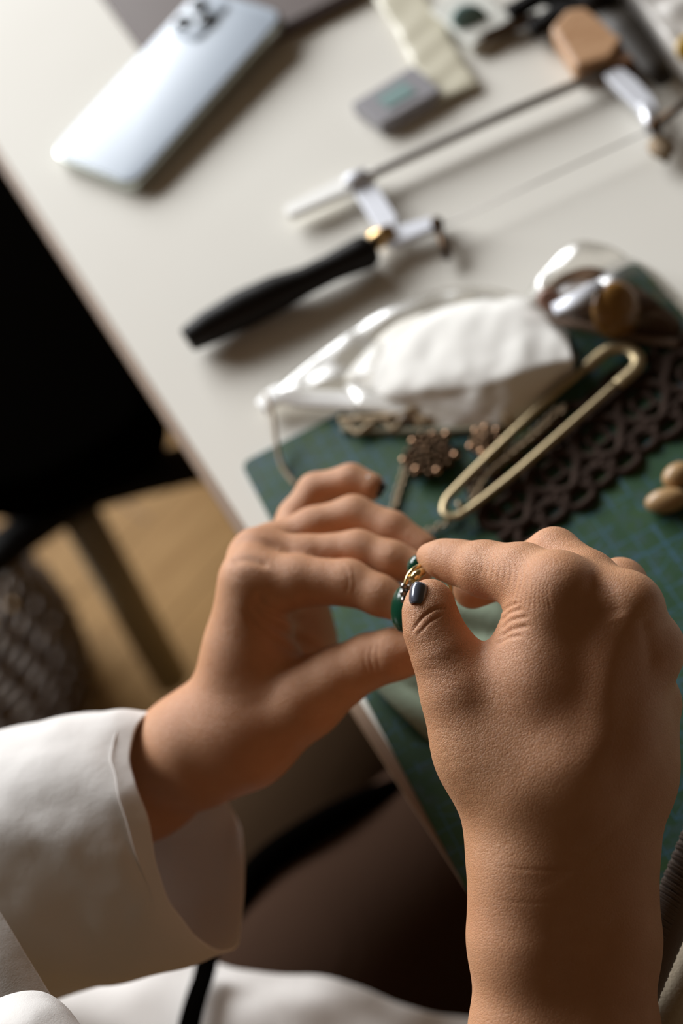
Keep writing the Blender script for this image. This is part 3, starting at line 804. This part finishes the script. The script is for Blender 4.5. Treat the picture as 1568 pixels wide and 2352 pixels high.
# second bag, with brown findings inside
b2 = thing('plastic_bag', 'clear plastic bag filled with dark brown findings at the far right of the mat', 'bag', T(1400,720))
film_bag('film', [(1200,712),(1235,650),(1300,600),(1400,600),(1480,640),(1570,700),(1620,760),(1560,790),(1420,785),(1290,770)], 17, '', .005, 22, None, b2, seed=9, ns=20, edge=4)
film_bag('findings', [(1215,708),(1262,652),(1340,640),(1420,660),(1500,690),(1560,740),(1540,780),(1400,770),(1290,745)], 9, '', .008, 20, cloth('dark brown findings', (.085,.05,.03), 140, .8), b2, seed=3)
MB().tube([T(1270,712,26), T(1320,690,28), T(1380,650,28)], [.0038,.005,.0030], 10, flat=(1,.3)).build('metal_charm', M['satin'], b2)
MB().ball(T(1262,690,24), CR*.006, CU*.005, np.array([0,0,.004]), 12, 8).build('bead', mat('pink brown bead', (.35,.2,.15), .3), b2)
MB().ball(T(1415,715,16), CR*.012, CU*.013, np.array([0,0,.01]), 14, 8).build('amber_bead', mat('amber', (.26,.13,.03), .3), b2)
MB().tube(catmull([T(1230,735,12), T(1330,748,12), T(1450,775,8), T(1560,790,6)], 5), .0025, 8, flat=(1,.5)).build('bag_seal', cloth('brown seam', (.17,.12,.09)), b2)

# ------------------------------------------------------------------ safety pin with chain
sp = thing('safety_pin', 'large antique brass safety pin lying on the dark lace', 'safety pin', T(1240,990))
hp = 9
MB().tube(catmull([T(1350,842,hp), T(1240,935,hp), T(1120,1050,hp), T(1040,1130,hp), T(1022,1155,hp), T(1020,1178,hp), T(1040,1188,hp), T(1075,1172,hp), T(1180,1090,hp), T(1300,985,hp), T(1420,878,hp)], 6), .0019, 10).build('wire', M['antique'], sp)
MB().tube([T(1056,1163,hp+1), T(1060,1160,hp+1.5)], .0026, 12).build('coil', M['antique'], sp)
MB().tube(catmull([T(1346,846,hp), T(1372,822,hp), T(1400,803,hp), T(1436,800,hp), T(1462,818,hp), T(1460,845,hp), T(1418,884,hp)], 6), .0030, 12, flat=(1.1,.7)).build('clasp', M['antique'], sp)
def linkchain(name, pts, r, label, h_=6, step=.0026):
    pth = catmull([T(x, y, h_) for x, y in pts], 12)
    L = [0]
    for i in range(1, len(pth)): L.append(L[-1]+np.linalg.norm(pth[i]-pth[i-1]))
    t_ = thing(name, label, 'chain', pth[0]); s = 0; i = 0; k_ = 0; me_ = None
    while s < L[-1]:
        while L[i+1] < s: i += 1
        u = (s-L[i])/(L[i+1]-L[i]+1e-9); p = pth[i]*(1-u)+pth[i+1]*u; d = pth[i+1]-pth[i]; d /= np.linalg.norm(d)
        if me_ is None:
            o = MB().tube([(r*1.25*math.cos(a), r*math.sin(a), 0) for a in np.linspace(0, 2*PI, 10, endpoint=False)], r*.38, 6, closed=True).build('chain_link', M['chain'], t_); me_ = o.data
        else:
            o = bpy.data.objects.new('chain_link', me_); link(o, t_)
        o.matrix_world = Matrix.Translation(V(p)) @ V(d).to_track_quat('X', 'Z').to_matrix().to_4x4() @ Matrix.Rotation((k_ % 2)*1.2-.6, 4, 'X')
        s += step; k_ += 1
    return t_
linkchain('fine_chain', [(1085,1140),(1120,1085),(1180,1035),(1240,985),(1290,935),(1285,950)], .0019, 'fine chain lying inside the loop of the safety pin', 7)
linkchain('fine_chain', [(935,1060),(925,1100),(912,1140),(905,1175)], .0016, 'short fine chain hanging from the beaded brooch', 4)
linkchain('fine_chain', [(975,1225),(1005,1212),(1035,1196),(1055,1180)], .0014, 'fine chain end beside the coil of the safety pin', 5)

# ------------------------------------------------------------------ dark crochet lace
lr = thing('lace_ribbon', 'dark brown crochet lace ribbon lying across the green mat', 'ribbon', T(1350,1030))
cen = catmull([T(1165,1165,3.5), T(1260,1095,3.5), T(1370,1010,3.5), T(1480,925,3.5), T(1600,850,3.5)], 14)
Lc = [0]
for i in range(1, len(cen)): Lc.append(Lc[-1]+np.linalg.norm(cen[i]-cen[i-1]))
tot = Lc[-1]; pitch_ = .027; nmot = int(tot/pitch_)+1
for q_ in range(nmot):
    s = q_*pitch_; i = max(k_ for k_ in range(len(Lc)-1) if Lc[k_] <= s); u = (s-Lc[i])/(Lc[i+1]-Lc[i]); p = cen[i]*(1-u)+cen[i+1]*u
    d = cen[i+1]-cen[i]; d[2] = 0; d /= np.linalg.norm(d); nn = np.array([-d[1], d[0], 0])
    b = MB()
    def loop(cx, cy, rx, ry, r, nseg=18, wob=0):
        b.tube([p+d*(cx+rx*(1+wob*math.cos(4*a))*math.cos(a))+nn*(cy+ry*(1+wob*math.cos(4*a))*math.sin(a))+np.array([0,0,.0006*math.sin(3*a)]) for a in np.linspace(0, 2*PI, nseg, endpoint=False)], r, 6, closed=True)
    loop(0, 0, .0118, .0118, .0030, 22, .12); loop(0, 0, .0050, .0050, .0019, 14)
    for a in range(4):
        an = a*PI/2+PI/4
        b.tube([p+.0048*(d*math.cos(an)+nn*math.sin(an)), p+.0115*(d*math.cos(an)+nn*math.sin(an))], .0017, 6)
    for sd in (-1, 1):
        loop(0, sd*.0185, .0068, .0050, .0024, 14); loop(.0135, sd*.0165, .0056, .0046, .0021, 12); loop(.0135, sd*.0065, .0040, .0040, .0019, 12)
        b.tube([p+d*-.0135+nn*sd*.0115, p+nn*sd*.0120, p+d*.0135+nn*sd*.0115], .0026, 6)
    b.build('lace_motif', M['lace_brown'], lr)

# ------------------------------------------------------------------ beaded brooches
def brooch(cx, cy, R, label, n_=7):
    R0 = R
    t_ = thing('beaded_brooch', label, 'brooch', T(cx, cy, 4), 'beaded brooches under the plastic bag' if False else None)
    c = T(cx, cy, 7); b = MB()
    for i in range(34):
        a = i*2.4; rr = R*1.0*math.sqrt(i/34)
        b.ball(c+np.array([rr*math.cos(a), rr*math.sin(a), .003*(1-rr/R)]), (.0022,0,0), (0,.0022,0), (0,0,.0026), 8, 5)
    b.build('cluster', M['bronze'], t_)
    for i in range(n_):
        a = 2*PI*i/n_+.5*random.random(); R = R0*(.82+.25*random.random())
        MB().ball(c+np.array([R*math.cos(a), R*math.sin(a), .001]), (.0021,0,0), (0,.0021,0), (0,0,.0021), 10, 7).build('bead', mat('copper bead', (.42,.25,.15), .22, 1) if i == 0 else bpy.data.materials['copper bead'], t_)
    return t_
brooch(985,1045,.0125,'round dark bronze beaded brooch below the edge of the plastic bag')
brooch(1118,1015,.0075,'small beaded brooch half hidden by the safety pin', 7)

# beads at right
for i, (x, y, h_, rot) in enumerate([(1530,1150,7,-.1), (1556,1092,7,-.35)]):
    c = T(x, y, h_); d = T(x+40, y-8-20*i, h_)-c; d /= np.linalg.norm(d); s = np.cross([0,0,1.], d)
    o = MB().ball(c, d*(.0095-.002*i), s*.0058, np.array([0,0,.0052]), 20, 12).build('wooden_bead', M['bead'])
    tag(o, ['oval tan bead nearest the right hand on the mat', 'smaller tan bead lying behind the oval one'][i], 'bead')
MB().tube(catmull([T(610,905,16), T(628,960,14), T(635,1020,9), T(650,1075,5), T(680,1115,4)], 6), .0011, 8).build('plastic_thread', mat('amber thread', (.45,.36,.25), .25))
tag(bpy.data.objects['plastic_thread'], 'curled clear thread over the corner of the green mat', 'thread')

# ------------------------------------------------------------------ crumpled cloth under the hands
def crumple(name, corners, h_, mt, label, cat, amp=.004, n_=34, seed=0):
    c = [T(x, y, 0) for x, y in corners]; v = []; f = []
    for i in range(n_+1):
        for j in range(n_+1):
            a, b = i/n_, j/n_
            p = c[0]*(1-a)*(1-b)+c[1]*a*(1-b)+c[2]*a*b+c[3]*(1-a)*b
            q = Vector((p[0]*26+seed, p[1]*26, 0)); z = .6*noise.noise(q)+1.1*noise.noise(Vector((p[0]*60+p[1]*35, p[1]*22-p[0]*12+seed, 1)))
            e = noise.noise(Vector((p[0]*40, p[1]*40, seed+4)))
            v.append(p+np.array([.004*e, .004*noise.noise(Vector((p[1]*40, p[0]*40, seed))), h_/1000+amp*abs(z)*1.6]))
    for i in range(n_):
        for j in range(n_):
            k_ = i*(n_+1)+j; f.append((k_, k_+1, k_+n_+2, k_+n_+1))
    o = mesh(name, v, f, mt, solid=.0006, sub=1); return tag(o, label, cat)
crumple('organza_pouch', [(845,1560),(1010,1330),(1230,1380),(1120,1830)], 4, M['greycloth'], 'crumpled grey green organza pouch lying on the mat beneath the ring', 'pouch', .006)

# ------------------------------------------------------------------ canvas bag with corduroy trim, lower right
cb = thing('canvas_bag', 'beige canvas bag with a brown corduroy trim beside the right forearm', 'bag', U(1600,2250,500))
cr_path = [U(1700,1720,508), U(1624,1898,500), U(1555,2065,494), U(1517,2153,490), U(1444,2328,484), U(1380,2480,476)]
ctr_p = catmull(cr_path, 24)
b = MB(); N = len(ctr_p)
MB().tube(ctr_p, [.0072]*N, 16, flat=(1,.6)).build('trim', M['cord'], cb)
rb = MB()
for i in range(0, N-1, 3):
    for s in (0, 1.5):
        p = ctr_p[min(i+int(s), N-1)]; t = ctr_p[min(i+1, N-1)]-ctr_p[max(i-1, 0)]; t /= np.linalg.norm(t)
        e1x = np.cross(t, _fw); e1x /= np.linalg.norm(e1x); e2x = np.cross(t, e1x)
        rb.tube([p+.0073*math.cos(a)*e1x+.0044*math.sin(a)*e2x+t*.0012*math.cos(a) for a in np.linspace(0, 2*PI, 12, endpoint=False)], .0006, 5, closed=True)
ro = rb.build('corduroy_ribs', M['cord'], cb); ro['kind'] = 'stuff'
g = [[(p_[0], p_[1]) for p_ in []]]
g = [
 [(1690,1850,512),(1636,1985,507),(1566,2150,499),(1530,2236,495),(1490,2328,491),(1425,2480,484)],
 [(1740,1900,508),(1680,2010,503),(1636,2130,498),(1602,2260,492),(1564,2400,486),(1520,2560,480)],
 [(1860,1930,530),(1800,2040,526),(1756,2160,520),(1722,2290,515),(1684,2430,510),(1640,2590,500)],
 [(1960,1960,580),(1900,2070,576),(1856,2190,570),(1822,2320,565),(1784,2460,560),(1740,2620,550)],
]
v, f = loft(g, 6, closed=False); v = wrinkle(v, .002, 25)
mesh('bag_side', v, f, M['canvas'], cb, solid=.0015, sub=1)

# ------------------------------------------------------------------ chair below
ch = thing('chair', 'black chair with grey metal leg on the wooden floor beyond the table edge', 'chair', F(200,1300))
def HZ(px, py, hh): return PL(px, py, hh)
MB().tube([HZ(395,1560,.03), HZ(180,1175,.30)], [.020,.019], 14).build('leg', mat('grey painted steel', (.34,.31,.24), .45), ch)
MB().tube([HZ(-120,1370,.30), HZ(40,1235,.31), HZ(190,1130,.32), HZ(330,1090,.33), HZ(520,1045,.33)], .021, 10, flat=(1,.7)).build('cross_rail', M['blackplastic'], ch)
MB().tube([HZ(190,1130,.31), HZ(150,1020,.40)], .024, 12).build('support', M['blackplastic'], ch)
q = ccw(roundpoly([tuple(HZ(x, y, .45)[:2]) for x, y in [(-420,1080),(60,1130),(360,960),(300,700),(0,250),(-420,350)]], .04, 6))
MB().slab(q, .39, .45).build('seat', M['black'], ch, bevel=.015)
q = ccw(roundpoly([tuple(HZ(x, y, .30)[:2]) for x, y in [(120,1090),(250,1010),(300,1060),(180,1160)]], .01, 4))
MB().slab(q, .28, .32).build('seat_plate', M['blackplastic'], ch, smooth=False)

# wicker basket, lower left on the floor
wk = thing('wicker_basket', 'dark woven basket standing on the floor behind the white sleeve', 'basket', F(40,1600))
bc = F(20,1620,0); b = MB()
for k_ in range(14):
    z = .015+k_*.016; R = .10+.02*math.sin(k_/14*PI)
    b.tube([(bc[0]+(R+.004*math.sin(12*a+k_*PI))*math.cos(a), bc[1]+(R+.004*math.sin(12*a+k_*PI))*math.sin(a), z) for a in np.linspace(0, 2*PI, 48, endpoint=False)], .006, 6, closed=True)
b.build('woven_wall', mat('dark wicker', (.10,.06,.03), .5), wk)
b = MB()
for a in np.linspace(0, 2*PI, 20, endpoint=False):
    b.tube([(bc[0]+.10*math.cos(a), bc[1]+.10*math.sin(a), .0), (bc[0]+.118*math.cos(a), bc[1]+.118*math.sin(a), .12), (bc[0]+.10*math.cos(a), bc[1]+.10*math.sin(a), .24)], .004, 6)
b.build('stakes', mat('light wicker', (.30,.19,.09), .5), wk)
